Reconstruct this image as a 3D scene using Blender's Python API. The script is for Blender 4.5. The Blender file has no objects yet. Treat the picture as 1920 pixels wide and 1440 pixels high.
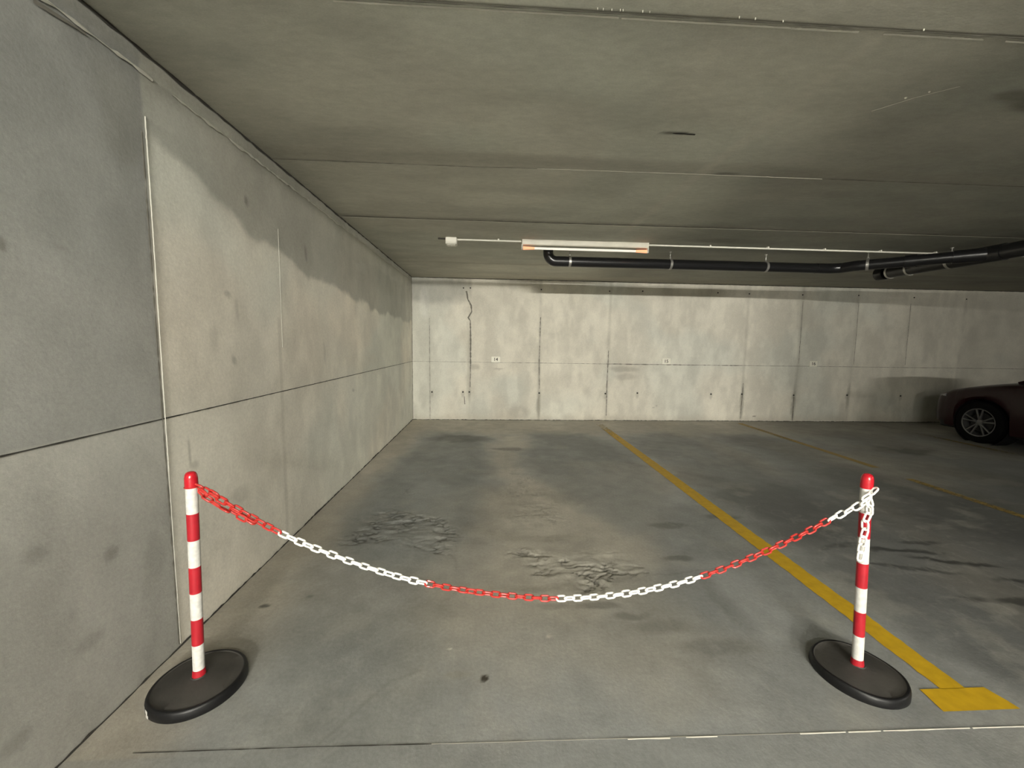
import bpy, bmesh, math, random
import numpy as np
from mathutils import Vector, Matrix
random.seed(7)
SC = bpy.context.scene
COL = SC.collection

# ------------------------------------------------------------------ camera
cam = bpy.data.cameras.new('camera'); cam_o = bpy.data.objects.new('camera', cam); COL.objects.link(cam_o)
cam.sensor_width = 36; cam.sensor_fit = 'HORIZONTAL'; cam.lens = 750.02/1920*36
cam.clip_start = 0.03; cam.clip_end = 100
_r = Vector((0.99849343, -0.05268571, 0.01533258)); _u = Vector((-0.00995779, 0.10080399, 0.99485647)); _f = Vector((0.05396031, 0.99351033, -0.10012749))
M4 = Matrix.Identity(4)
for i in range(3):
    M4[i][0] = _r[i]; M4[i][1] = _u[i]; M4[i][2] = -_f[i]
M4.translation = Vector((0, 0, 1.45)); cam_o.matrix_world = M4
SC.camera = cam_o
# ------------------------------------------------------------------ world, exposure
W = bpy.data.worlds.new('world'); SC.world = W; W.use_nodes = True
W.node_tree.nodes['Background'].inputs[0].default_value = (0.5, 0.5, 0.45, 1); W.node_tree.nodes['Background'].inputs[1].default_value = 0.05
vs = SC.view_settings; vs.view_transform = 'Standard'; vs.look = 'None'; vs.gamma = 1; vs.use_curve_mapping = False; vs.exposure = 0.80
# lit ceiling lamps out of frame, the middle three added as fill from behind: (x, y, strength of the tube)
LAMPS = [(0.7, -2.1, 370.0), (0.1, -5.6, 1350.0), (1.4, -8.0, 1850.0), (0.5, -10.6, 2500.0), (8.7, -2.1, 560.0)]

XL, YB, ZC = -1.4541, 7.524, 2.6323
XR, YF = 13.5, -12.0

# ------------------------------------------------------------------ helpers
def tag(o, label=None, cat=None, group=None, kind=None):
    if label: o['label'] = label
    if cat: o['category'] = cat
    if group: o['group'] = group
    if kind: o['kind'] = kind
    return o
def empty(name, loc=(0, 0, 0), rz=0):
    o = bpy.data.objects.new(name, None); COL.objects.link(o); o.location = loc; o.rotation_euler = (0, 0, rz); o.empty_display_size = .1
    return o
class MB:
    def __init__(s): s.v = []; s.f = []; s.m = []; s.sm = []
    def add(s, vs, fs, mi=0, smooth=False):
        b = len(s.v); s.v += [tuple(p) for p in vs]
        for f in fs: s.f.append(tuple(b+i for i in f)); s.m.append(mi); s.sm.append(smooth)
    def box(s, a, b, mi=0):
        (x0, y0, z0), (x1, y1, z1) = a, b
        s.add([(x0,y0,z0),(x1,y0,z0),(x1,y1,z0),(x0,y1,z0),(x0,y0,z1),(x1,y0,z1),(x1,y1,z1),(x0,y1,z1)],
              [(3,2,1,0),(4,5,6,7),(0,1,5,4),(1,2,6,5),(2,3,7,6),(3,0,4,7)], mi)
    def tube(s, pts, r, n=16, mi=0, closed=False, cap=True, up=None, smooth=True):
        pts = [Vector(p) for p in pts]; N = len(pts); rr = r if isinstance(r, (list, tuple)) else [r]*N
        rings = []; prev = None
        for i, p in enumerate(pts):
            if closed: t = pts[(i+1) % N]-pts[i-1]
            else: t = pts[min(i+1, N-1)]-pts[max(i-1, 0)]
            t.normalize()
            if prev is None:
                a = Vector(up) if up else (Vector((0,0,1)) if abs(t.z) < .9 else Vector((1,0,0)))
            else: a = prev
            a = (a-t*a.dot(t)).normalized(); prev = a; b = t.cross(a)
            rings.append([p+(a*math.cos(q)+b*math.sin(q))*rr[i] for q in [2*math.pi*k/n for k in range(n)]])
        vs = [v for R in rings for v in R]; fs = []
        for i in range(N if closed else N-1):
            j = (i+1) % N
            for k in range(n): fs.append((i*n+k, i*n+(k+1) % n, j*n+(k+1) % n, j*n+k))
        s.add(vs, fs, mi, smooth)
        if cap and not closed:
            s.add(rings[0], [tuple(range(n))[::-1]], mi); s.add(rings[-1], [tuple(range(n))], mi)
    def lathe(s, prof, c=(0,0,0), n=48, mi=0, axis='z', wob=None, mis=None):
        vs = []; fs = []; ms = []
        for (r, z) in prof:
            for k in range(n):
                q = 2*math.pi*k/n; w = wob(q, r, z) if wob else (0, 0)
                R = r+w[0]; Z = z+w[1]
                if axis == 'z': vs.append((c[0]+R*math.cos(q), c[1]+R*math.sin(q), c[2]+Z))
                elif axis == 'x': vs.append((c[0]+Z, c[1]+R*math.cos(q), c[2]+R*math.sin(q)))
                else: vs.append((c[0]+R*math.cos(q), c[1]+Z, c[2]-R*math.sin(q)))
        b = len(s.v); s.v += vs
        for i in range(len(prof)-1):
            for k in range(n):
                s.f.append(tuple(b+t for t in (i*n+k, i*n+(k+1) % n, (i+1)*n+(k+1) % n, (i+1)*n+k)))
                s.m.append(mis[i] if mis else mi); s.sm.append(True)
    def build(s, name, mats, parent=None, auto=35):
        me = bpy.data.meshes.new(name); me.from_pydata(s.v, [], s.f); me.validate()
        for m in (mats if isinstance(mats, (list, tuple)) else [mats]): me.materials.append(m)
        if len(me.polygons) == len(s.m):
            me.polygons.foreach_set('material_index', s.m); me.polygons.foreach_set('use_smooth', s.sm)
        bm = bmesh.new(); bm.from_mesh(me); bmesh.ops.remove_doubles(bm, verts=bm.verts, dist=1e-6)
        bmesh.ops.recalc_face_normals(bm, faces=bm.faces); bm.to_mesh(me); bm.free()
        if auto and any(s.sm): me.set_sharp_from_angle(angle=math.radians(auto))
        o = bpy.data.objects.new(name, me); COL.objects.link(o)
        if parent: o.parent = parent
        return o

def nmat(name, base, rough=.6, metal=0, spec=.5, noise=None, bump=None, coat=0, emis=None):
    """principled material; noise=(scale, detail, dark, bright) multiplies the colour; bump=(scale, strength, distance)"""
    m = bpy.data.materials.new(name); m.use_nodes = True; nt = m.node_tree; N = nt.nodes; Lk = nt.links
    b = N['Principled BSDF']; b.inputs['Roughness'].default_value = rough; b.inputs['Metallic'].default_value = metal
    b.inputs['Specular IOR Level'].default_value = spec; b.inputs['Base Color'].default_value = (*base, 1); b.inputs['Coat Weight'].default_value = coat
    tc = N.new('ShaderNodeTexCoord')
    if noise:
        n = N.new('ShaderNodeTexNoise'); n.inputs['Scale'].default_value = noise[0]; n.inputs['Detail'].default_value = noise[1]
        Lk.new(tc.outputs['Object'], n.inputs['Vector'])
        r = N.new('ShaderNodeMapRange'); r.inputs[1].default_value = .3; r.inputs[2].default_value = .7; r.inputs[3].default_value = noise[2]; r.inputs[4].default_value = noise[3]
        Lk.new(n.outputs['Fac'], r.inputs[0])
        mx = N.new('ShaderNodeMix'); mx.data_type = 'RGBA'; mx.blend_type = 'MULTIPLY'; mx.inputs[0].default_value = 1; mx.inputs[6].default_value = (*base, 1)
        Lk.new(r.outputs[0], mx.inputs[7]); Lk.new(mx.outputs[2], b.inputs['Base Color'])
    if bump:
        n = N.new('ShaderNodeTexNoise'); n.inputs['Scale'].default_value = bump[0]; n.inputs['Detail'].default_value = 6
        Lk.new(tc.outputs['Object'], n.inputs['Vector'])
        bp = N.new('ShaderNodeBump'); bp.inputs['Strength'].default_value = bump[1]; bp.inputs['Distance'].default_value = bump[2]
        Lk.new(n.outputs['Fac'], bp.inputs['Height']); Lk.new(bp.outputs[0], b.inputs['Normal'])
    if emis: b.inputs['Emission Color'].default_value = (*emis[0], 1); b.inputs['Emission Strength'].default_value = emis[1]
    return m

def concrete(name, rough, fine, bumps, stretch=(1, 1, 1), spec=.3):
    """colour comes from the 'Col' attribute (patches, stains, pours, some painted light falloff), fine grain from noise"""
    m = bpy.data.materials.new(name); m.use_nodes = True; nt = m.node_tree; N = nt.nodes; Lk = nt.links
    b = N['Principled BSDF']; b.inputs['Roughness'].default_value = rough; b.inputs['Specular IOR Level'].default_value = spec
    at = N.new('ShaderNodeAttribute'); at.attribute_name = 'Col'
    tc = N.new('ShaderNodeTexCoord'); mp = N.new('ShaderNodeMapping'); mp.inputs['Scale'].default_value = stretch; Lk.new(tc.outputs['Object'], mp.inputs[0])
    cur = at.outputs['Color']
    for sc, det, lo, hi in fine:
        n = N.new('ShaderNodeTexNoise'); n.inputs['Scale'].default_value = sc; n.inputs['Detail'].default_value = det; n.inputs['Roughness'].default_value = .6
        Lk.new(mp.outputs[0], n.inputs['Vector'])
        r = N.new('ShaderNodeMapRange'); r.inputs[1].default_value = .3; r.inputs[2].default_value = .7; r.inputs[3].default_value = lo; r.inputs[4].default_value = hi
        Lk.new(n.outputs['Fac'], r.inputs[0])
        mx = N.new('ShaderNodeMix'); mx.data_type = 'RGBA'; mx.blend_type = 'MULTIPLY'; mx.inputs[0].default_value = 1
        Lk.new(cur, mx.inputs[6]); Lk.new(r.outputs[0], mx.inputs[7]); cur = mx.outputs[2]
    Lk.new(cur, b.inputs['Base Color'])
    prev = None
    for sc, st, di in bumps:
        n = N.new('ShaderNodeTexNoise'); n.inputs['Scale'].default_value = sc; n.inputs['Detail'].default_value = 8
        Lk.new(mp.outputs[0], n.inputs['Vector'])
        bp = N.new('ShaderNodeBump'); bp.inputs['Strength'].default_value = st; bp.inputs['Distance'].default_value = di
        Lk.new(n.outputs['Fac'], bp.inputs['Height'])
        if prev: Lk.new(prev.outputs[0], bp.inputs['Normal'])
        prev = bp
    Lk.new(prev.outputs[0], b.inputs['Normal'])
    return m

# numpy noise -------------------------------------------------------
def _h(ix, iy, seed):
    n = (ix.astype(np.int64)*374761393 + iy.astype(np.int64)*668265263 + seed*982451653) & 0xffffffff
    n = ((n ^ (n >> 13))*1274126177) & 0xffffffff
    return ((n ^ (n >> 16)) & 0xffff)/65535.0
def vnoise(x, y, seed=0):
    ix = np.floor(x); iy = np.floor(y); fx = x-ix; fy = y-iy
    fx = fx*fx*(3-2*fx); fy = fy*fy*(3-2*fy)
    a = _h(ix, iy, seed); b = _h(ix+1, iy, seed); c = _h(ix, iy+1, seed); d = _h(ix+1, iy+1, seed)
    return (a*(1-fx)+b*fx)*(1-fy)+(c*(1-fx)+d*fx)*fy
def fbm(x, y, s=1.0, o=4, seed=0, g=.5):
    t = 0; a = 1; w = 0
    for k in range(o): t = t+a*vnoise(x*s+17.3*k, y*s-9.1*k, seed+k); w += a; a *= g; s *= 2.03
    return t/w
def sstep(a, b, x):
    t = np.clip((x-a)/(b-a), 0, 1); return t*t*(3-2*t)
def poly_mask(x, y, pts, soft=.1):
    """1 inside, fading to 0 across +-soft of the outline"""
    ins = np.zeros(x.shape, bool); d = np.full(x.shape, 1e9); n = len(pts)
    for i in range(n):
        (x0, y0), (x1, y1) = pts[i], pts[(i+1) % n]
        if y0 != y1:
            c = ((y0 > y) != (y1 > y)) & (x < (x1-x0)*(y-y0)/(y1-y0)+x0); ins ^= c
        dx, dy = x1-x0, y1-y0; t = np.clip(((x-x0)*dx+(y-y0)*dy)/(dx*dx+dy*dy+1e-12), 0, 1)
        d = np.minimum(d, np.hypot(x-x0-t*dx, y-y0-t*dy))
    sd = np.where(ins, d, -d); return sstep(-soft, soft, sd)
def line_d(x, y, pts):
    d = np.full(x.shape, 1e9)
    for (x0, y0), (x1, y1) in zip(pts[:-1], pts[1:]):
        dx, dy = x1-x0, y1-y0; t = np.clip(((x-x0)*dx+(y-y0)*dy)/(dx*dx+dy*dy+1e-12), 0, 1)
        d = np.minimum(d, np.hypot(x-x0-t*dx, y-y0-t*dy))
    return d
def blob(x, y, cx, cy, rx, ry, rot=0, soft=.4):
    c, s = math.cos(rot), math.sin(rot); u = ((x-cx)*c+(y-cy)*s)/rx; v = (-(x-cx)*s+(y-cy)*c)/ry
    return 1-sstep(1-soft, 1+soft, np.hypot(u, v))
def lines(*segs):
    out = []
    for a, b, st in segs: n = max(1, int(round((b-a)/st))); out += [a+(b-a)*i/n for i in range(n)]
    out.append(segs[-1][1]); return np.array(out)
def surface(name, U, V, to3, paint, mat, flip=False):
    """painted slab face on a grid U x V. paint(u, v) -> colour (n,3), displacement (n)"""
    u, v = np.meshgrid(U, V, indexing='ij'); u = u.ravel(); v = v.ravel(); nu, nv = len(U), len(V)
    col, dis = paint(u, v); P = to3(u, v, dis)
    i, j = np.meshgrid(np.arange(nu-1), np.arange(nv-1), indexing='ij'); a = (i*nv+j).ravel()
    q = np.stack([a, a+nv, a+nv+1, a+1], 1)
    if flip: q = q[:, ::-1]
    me = bpy.data.meshes.new(name); me.vertices.add(nu*nv); me.vertices.foreach_set('co', P.astype(np.float32).ravel())
    nf = len(q); me.loops.add(nf*4); me.loops.foreach_set('vertex_index', q.astype(np.int32).ravel())
    me.polygons.add(nf); me.polygons.foreach_set('loop_start', np.arange(nf, dtype=np.int32)*4)
    me.polygons.foreach_set('use_smooth', np.ones(nf, bool)); me.update(); me.validate()
    at = me.color_attributes.new('Col', 'FLOAT_COLOR', 'POINT')
    at.data.foreach_set('color', np.concatenate([col, np.ones((len(col), 1))], 1).astype(np.float32).ravel())
    me.materials.append(mat); o = bpy.data.objects.new(name, me); COL.objects.link(o); o['kind'] = 'structure'
    return o
def add_geo(o, mb, mats):
    """joins small built details (joint lines, tie holes) into a surface mesh"""
    base = len(o.data.materials)
    for m in mats: o.data.materials.append(m)
    bm = bmesh.new(); bm.from_mesh(o.data)
    vs = [bm.verts.new(p) for p in mb.v]
    for f, m in zip(mb.f, mb.m):
        try: ff = bm.faces.new([vs[i] for i in f]); ff.material_index = base+m
        except ValueError: pass
    bm.to_mesh(o.data); bm.free()
def ribbon(mb, pts, w, off, nrm, mi=0, seed=0, jit=.3, step=.04, wob=.0):
    """thin low bead along a polyline on a surface with normal nrm"""
    nrm = Vector(nrm); rnd = random.Random(seed); P = []
    for a, b in zip(pts[:-1], pts[1:]):
        a = Vector(a); b = Vector(b); n = max(1, int((b-a).length/step)); P += [a.lerp(b, i/n) for i in range(n)]
    P.append(Vector(pts[-1])); n = len(P); vs = []; wo = 0
    for i, p in enumerate(P):
        t = (P[min(i+1, n-1)]-P[max(i-1, 0)]).normalized(); s = t.cross(nrm)
        ww = w*(1+rnd.uniform(-jit, jit))/2; wo = wo*.8+rnd.uniform(-wob, wob)
        p = p+s*wo
        vs += [p-s*ww+nrm*.0004, p+nrm*off, p+s*ww+nrm*.0004]
    fs = []
    for i in range(n-1):
        for k in (0, 1): fs.append((i*3+k, i*3+k+1, i*3+k+4, i*3+k+3))
    mb.add(vs, fs, mi)

# ------------------------------------------------------------------ materials
DARKJ = nmat('joint_dark', (.035, .032, .026), .9)
SOFTJ = nmat('joint_soft', (.17, .16, .135), .9)
PALEJ = nmat('joint_pale', (.62, .60, .52), .9)
HOLE = nmat('tie_hole', (.03, .03, .027), .95)

# ------------------------------------------------------------------ floor
def rgb(base, n): return np.array(base)[None, :]*np.ones((n, 1))
def tint(col, m, c, amt=1.0):
    k = (m*amt)[:, None]; return col*(1-k)+np.array(c)[None, :]*k
def floor_paint(x, y):
    n = len(x); n1 = fbm(x, y, .7, 4, 1); n2 = fbm(x, y, 3.1, 4, 5); n3 = fbm(x, y, 14, 3, 9); wx = x+(fbm(x, y, 2.5, 4, 21)-.5)*.5; wy = y+(fbm(x, y, 2.5, 4, 31)-.5)*.5
    fx = x+(fbm(x, y, 6, 4, 22)-.5)*.22; fy = y+(fbm(x, y, 6, 4, 32)-.5)*.22
    col = rgb((.252, .258, .248), n)*(.8+.4*n1[:, None])
    warm = sstep(.45, .7, fbm(x, y, .9, 3, 77)); col = tint(col, warm, (.30, .275, .225), .5)
    # beige margin along the walls and scuffed light middle
    col = tint(col, 1-sstep(.1, .5, x-XL+(n2-.5)*.3), (.36, .325, .26), .6)
    col = tint(col, sstep(6.0, 6.7, wy), (.38, .345, .275), .55)
    col = tint(col, poly_mask(wx, wy, [(-.2, 2.1), (-.1, 3.2), (.1, 4.6), (.05, 6.2), (.5, 6.2), (.45, 4.2), (.95, 3.1), (1.15, 2.55), (.8, 2.1)], .2), (.42, .39, .32), .55)
    col = tint(col, poly_mask(wx, wy, [(-.3, 1.6), (-.2, 2.3), (1.0, 2.35), (1.25, 1.75), (.8, 1.5)], .25), (.33, .305, .25), .5)
    col = col*(1+.38*sstep(2.3, 5.0, y))[:, None]  # far floor lightened: extra light painted in towards the back wall
    # dark tyre soiled patches
    dk = (.215, .226, .215)
    A = poly_mask(fx, fy, [(-.75, 6.35), (-.15, 6.1), (-.1, 5.2), (-.02, 4.4), (-.1, 3.4), (-.22, 2.75), (-.4, 2.45), (-.85, 2.55), (-1.14, 2.95), (-1.22, 3.5), (-1.12, 4.4), (-1.05, 5.2)], .12)
    B = poly_mask(fx, fy, [(.72, 6.3), (1.55, 6.45), (1.75, 5.6), (1.95, 4.6), (1.7, 3.7), (1.35, 3.0), (1.05, 2.9), (.72, 3.5), (.5, 4.3), (.5, 5.2)], .14)
    col = tint(col, A*(.75+.5*(n2-.5)), dk, .78); col = tint(col, B*(.75+.5*(n2-.5)), dk, .72)
    col = tint(col, blob(fx, fy, -.45, 6.0, .45, .22), (.12, .124, .113), .6)
    col = tint(col, blob(fx, fy, -.85, 3.05, .35, .28), (.13, .135, .125), .45)
    col = tint(col, blob(fx, fy, .25, 5.4, .2, .1), (.14, .13, .12), .6)
    # other bays
    C = poly_mask(fx, fy, [(2.15, 6.2), (3.1, 6.5), (3.3, 4.5), (3.0, 2.9), (2.2, 2.4), (2.1, 3.5)], .2)
    col = tint(col, C, (.20, .203, .19), .55)
    col = tint(col, poly_mask(fx, fy, [(3.7, 6.3), (4.6, 6.2), (4.5, 3.0), (3.6, 2.4)], .25), (.165, .167, .155), .6)
    col = tint(col, blob(fx, fy, 3.35, 5.3, .22, 1.0), (.32, .295, .24), .4)
    col = tint(col, sstep(4.8, 6, x), (.16, .16, .148), .5)
    col = tint(col, blob(wx, wy, 6.1, 5.4, .5, .25), (.05, .05, .045), .6)
    for (cx, cy, rx, ry, ro, a) in [(2.95, 2.62, .32, .035, -.2, .7), (3.2, 2.45, .26, .03, -.25, .8), (2.8, 2.40, .3, .025, -.3, .55), (3.1, 2.03, .35, .03, -.1, .7), (3.25, 2.72, .15, .03, 0, .6), (2.62, 2.7, .2, .03, .2, .4), (3.5, 2.2, .25, .03, -.2, .7)]:
        col = tint(col, blob(x+(n3-.5)*.08, y+(n3-.5)*.05, cx, cy, rx, ry, ro), (.035, .035, .033), a)
    for (cx, cy, rx, ry, a) in [(1.45, 3.05, .16, .05, .5), (1.3, 2.55, .1, .03, .5), (.62, 2.07, .12, .035, .5), (.76, 1.98, .1, .03, .45), (.35, 2.08, .1, .03, .3), (-1.215, 2.131, .028, .014, .9), (-1.02, 2.2, .02, .01, .6), (.9, 1.9, .12, .05, .3), (2.0, 3.2, .16, .05, .5), (1.1, 1.75, .2, .05, .3), (1.35, 2.1, .06, .3, .25)]:
        col = tint(col, blob(x+(n3-.5)*.05, y+(n3-.5)*.05, cx, cy, rx, ry), (.075, .073, .064), a)
    col = col*(1-.42*sstep(2.0, 2.45, x+(n2-.5)*.5)*(1-sstep(3.2, 5.0, y)))[:, None]*(1-.12*sstep(2.3, 3.2, x))[:, None]  # dirtier right bay, plus light falloff painted into its colour
    col = col*(.90+.20*sstep(.35, .65, fbm(x, y, 1.9, 5, 401, .6)))[:, None]
    # front strip
    col = tint(col, poly_mask(wx, wy, [(-1.0, 2.2), (-.3, 2.05), (-.1, 1.5), (-.5, .9), (-1.0, 1.2)], .25), (.19, .195, .18), .5)
    col = tint(col, (1-sstep(.05, .25, np.hypot(x+1.25, (y-1.3)*.8)+(n3-.5)*.1)), (.26, .235, .19), .4)
    col = tint(col, sstep(.60, .75, fbm(x, y, 4.0, 4, 91))*(y > .3), (.33, .32, .28), .30)
    sw = fbm(x+.4*n1, y, 5.0, 5, 61); col = tint(col, np.exp(-((sw-.5)/.022)**2)*(y < 3.5), (.34, .335, .30), .20)
    # mortar puddle and speck
    col = tint(col, blob(x+(n3-.5)*.02, y+(n3-.5)*.02, -.016, 1.603, .017, .017, 0, .2), (.035, .028, .018), .95)
    col = tint(col, blob(x, y, -.181, 1.78, .007, .007), (.6, .58, .52), .9)
    col = tint(col, blob(x+(n3-.5)*.02, y, .306, 1.847, .014, .012), (.5, .45, .4), .8)
    col = tint(col, blob(x, y, -.13, 1.63, .06, .02), (.26, .25, .21), .5)
    col = tint(col, sstep(0, .03, np.abs(y-1.315))*0+blob(x+(n3-.5)*.1, y, 1.36, 1.53, .16, .03, 0, .6)*0, (1, 1, 1), 0)
    # slab edge seen at the joint: the near pour is a bit greyer
    col = tint(col, (y < 1.315)*1.0, (.225, .231, .222), .5)
    # cracked rough screed patches
    R1 = poly_mask(fx, fy, [(-1.08, 2.85), (-.95, 3.35), (-.5, 3.3), (-.28, 3.0), (-.3, 2.65), (-.5, 2.75)], .08)
    R2 = poly_mask(fx, fy, [(.18, 2.75), (.35, 2.35), (.62, 2.15), (.95, 2.4), (.85, 2.7), (.5, 2.6)], .07)
    R3 = poly_mask(fx, fy, [(-.95, 3.7), (-.9, 4.3), (-.7, 4.4), (-.65, 3.8)], .08)*.5
    R4 = poly_mask(fx, fy, [(.2, 3.0), (.15, 4.0), (.3, 4.7), (.55, 4.0), (.6, 3.1)], .12)*.4
    m = np.clip(R1+R2+R3+R4, 0, 1)
    wxx = x+.12*fbm(x, y, 5, 3, 41); wyy = y*1.6+.2*fbm(x, y, 6, 3, 42)
    rid = np.abs(fbm(wxx, wyy, 9.0, 4, 55)-.5)*2; rid2 = np.abs(fbm(wxx, wyy, 15.0, 3, 58)-.5)*2
    crack = np.clip(np.exp(-(rid/.055)**2)+.7*np.exp(-(rid2/.05)**2), 0, 1)
    sel = sstep(.33, .50, fbm(x, y, 4.5, 3, 66))
    col = tint(col, m*crack*sel, (.06, .06, .054), .65)
    col = tint(col, R2*(1-crack), (.42, .40, .34), .4)
    dis = m*(-.012*crack*sel+.020*(fbm(wxx, wyy, 9, 4, 12)-.5))
    dis = dis+.0018*(fbm(x, y, 6, 4, 3)-.5)
    # long hairline arcs
    for pts in ([(-.6, 1.35), (-.48, 1.52), (-.42, 1.6), (-.3, 1.66)], [(1.0, 2.35), (1.25, 2.38), (1.6, 2.45)], [(-.4, 2.72), (-.25, 2.62), (-.2, 2.45)]):
        col = tint(col, 1-sstep(.0, .014, line_d(x+(n3-.5)*.03, y+(n3-.5)*.03, pts)), (.13, .127, .116), .3)
    return col, dis
FLOORM = concrete('floor_concrete', .62, [(55, 4, .90, 1.10), (7, 6, .90, 1.10), (260, 2, .93, 1.07)], [(90, .18, .004), (9, .25, .01)], spec=.35)
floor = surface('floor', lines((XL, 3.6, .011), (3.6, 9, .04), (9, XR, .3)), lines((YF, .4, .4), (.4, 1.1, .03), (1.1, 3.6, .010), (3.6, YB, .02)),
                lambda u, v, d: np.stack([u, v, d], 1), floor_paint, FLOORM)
g = MB()
rn = random.Random(3)
# expansion joint in front of the posts: dark on the left, filled pale on the right
ribbon(g, [(-1.24, 1.333, .0015), (-.63, 1.331, .0015), (-.2, 1.325, .0015)], .0032, .0006, (0, 0, 1), 0, 1, .5)
ribbon(g, [(-.2, 1.325, .0015), (.45, 1.319, .0015), (1.3, 1.311, .0015)], .0035, .001, (0, 0, 1), 1, 2, .6)
for a, b in [(1.18, 1.36), (1.37, 1.50), (1.51, 1.86), (1.87, 2.12), (2.13, 2.4), (.52, .68), (.74, .86)]:
    ribbon(g, [(a, 1.319-.006*(a+.2), .0016), (b, 1.319-.006*(b+.2), .0016)], .006, .0018, (0, 0, 1), 2, int(a*99), .5)
ribbon(g, [(2.1, 1.302, .0015), (5, 1.29, .0015), (12, 1.29, .0015)], .005, .001, (0, 0, 1), 1, 5, .5)
add_geo(floor, g, [DARKJ, nmat('joint_grey', (.30, .29, .25), .9), PALEJ])

# ------------------------------------------------------------------ back wall
SEAMS = [(-1.131, .35, .012), (-.40, .9, .02), (.925, 1., .016), (2.236, .8, .014), (3.56, .25, .01), (4.925, .7, .012), (6.0, .9, .013), (7.12, .7, .012), (8.2, .7, .014), (9.343, .5, .012), (10.45, .5, .012), (11.6, .5, .012)]
TIES = [(-1.093, .526), (-.515, .531), (-.395, .532), (.93, .523), (2.207, .524), (2.833, .54), (4.295, .532), (4.918, .537), (5.974, .525), (7.077, .535), (8.2, .53), (-.511, 2.455), (-.384, 2.458), (.927, 2.458), (2.213, 2.457), (2.844, 2.471), (4.301, 2.473), (4.92, 2.467), (5.982, 2.47), (7.112, 2.484), (8.253, 2.468), (9.344, 2.46)]
def back_paint(x, z):
    n = len(x); n1 = fbm(x, z, .9, 4, 101); n2 = fbm(x*1.5, z*.6, 2.6, 4, 105); n3 = fbm(x, z, 12, 3, 107)
    col = rgb((.655, .625, .54), n)*(.90+.2*n1[:, None])*(.93+.14*n2[:, None])
    cool = sstep(.45, .62, fbm(x, z, .8, 3, 111)); col = tint(col, cool, (.565, .585, .53), .5)
    for k, (sx, st, w) in enumerate(SEAMS):
        ww = .045*(.6+.8*fbm(x*0+k, z, 2.2, 3, 120+k)); d = np.abs(x-sx-(fbm(x*0+k*3., z, 1.6, 3, 130+k)-.5)*.03)
        vis = sstep(.3, .6, fbm(x*0+k*7., z, 1.1, 2, 140+k))*.6+.4
        col = tint(col, (1-sstep(ww*.2, ww, d))*vis, (.30, .285, .235), .38*st)
    # each panel poured slightly different
    pid = np.digitize(x, [s[0] for s in SEAMS]); pv = np.array([.97, 1.02, .98, 1.03, 1.0, .99, 1.02, .96, .99, 1.0, .97, 1., 1., 1.])[pid]; col = col*pv[:, None]
    col = tint(col, blob(x+(n3-.5)*.1, z+(n3-.5)*.08, -1.05, 2.42, .62, .22, 0, .25), (.33, .325, .29), .62)   # damp top corner
    col = tint(col, poly_mask(x+(n3-.5)*.05, z+(n3-.5)*.06, [(XL, 2.63), (-.47, 2.63), (-.42, 2.2), (-.9, 2.13), (XL, 2.2)], .06), (.40, .395, .35), .45)
    col = tint(col, blob(x, z, -1.22, 2.2, .09, .3), (.6, .6, .56), .35)
    # lower margin scuffs
    col = tint(col, 1-sstep(.0, .16, z+(n2-.5)*.15), (.46, .42, .35), .45)
    for (cx, cz, rx, rz, a) in [(2.55, 1.0, .28, .05, .35), (2.6, .85, .2, .06, .25), (-.3, 1.0, .1, .05, .3), (.15, .98, .1, .015, .4), (3.24, .3, .02, .012, .9), (3.16, .26, .02, .01, .7), (5.2, .1, .03, .012, .9), (.55, .15, .2, .12, .3)]:
        col = tint(col, blob(x+(n3-.5)*.06, z+(n3-.5)*.04, cx, cz, rx, rz), (.22, .20, .165), a)
    for (cx, cz, rx, rz, a) in [(3.3, .5, .5, .5, .25), (1.5, .3, .5, .25, .25), (3.2, 1.35, .8, .25, .22), (5.05, 1.6, .08, .12, .3), (5.9, 1.8, .12, .6, .2)]:
        col = tint(col, blob(x+(n2-.5)*.5, z+(n2-.5)*.4, cx, cz, rx, rz), (.80, .77, .67), a)
    # runs beneath tie holes
    for (tx, tz) in TIES:
        if tz < 1: col = tint(col, blob(x+(n3-.5)*.02, z, tx, tz-.03, .03, .07), (.33, .31, .26), .45)
    for sx, z0, z1 in [(4.93, .05, .7), (5.98, .02, .7), (7.1, .25, .8), (.925, .05, .45)]:
        col = tint(col, blob(x+(n3-.5)*.04, z, sx, (z0+z1)/2, .035, (z1-z0)/2), (.25, .235, .19), .55)
    col = col*(.93+.14*sstep(.35, .65, fbm(x*2.2, z*.9, 2.2, 5, 411, .6)))[:, None]
    dis = .004*(fbm(x, z, 3, 4, 151)-.5)
    return col, dis
BACKM = concrete('back_wall_concrete', .85, [(70, 4, .93, 1.07), (5, 6, .95, 1.05), (300, 2, .93, 1.07)], [(110, .2, .003), (8, .2, .01)])
wb = surface('wall_back', lines((XL, 5.5, .018), (5.5, 9.6, .03), (9.6, XR, .2)), lines((0, ZC, .02)), lambda u, v, d: np.stack([u, YB-d, v], 1), back_paint, BACKM)
g = MB(); NB = (0, -1, 0); Y = YB-.003
ribbon(g, [(XL, Y, 1.098), (.0, Y, 1.097)], .004, .001, NB, 1, 11, .4)
ribbon(g, [(.0, Y, 1.095), (2.2, Y, 1.096)], .006, .001, NB, 1, 12, .6)
ribbon(g, [(2.2, Y, 1.096), (3.0, Y, 1.094), (4.9, Y, 1.096)], .013, .001, NB, 1, 13, .6, wob=.001)
ribbon(g, [(4.9, Y, 1.097), (9, Y, 1.10), (12, Y, 1.10)], .006, .001, NB, 1, 14, .4)
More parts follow.
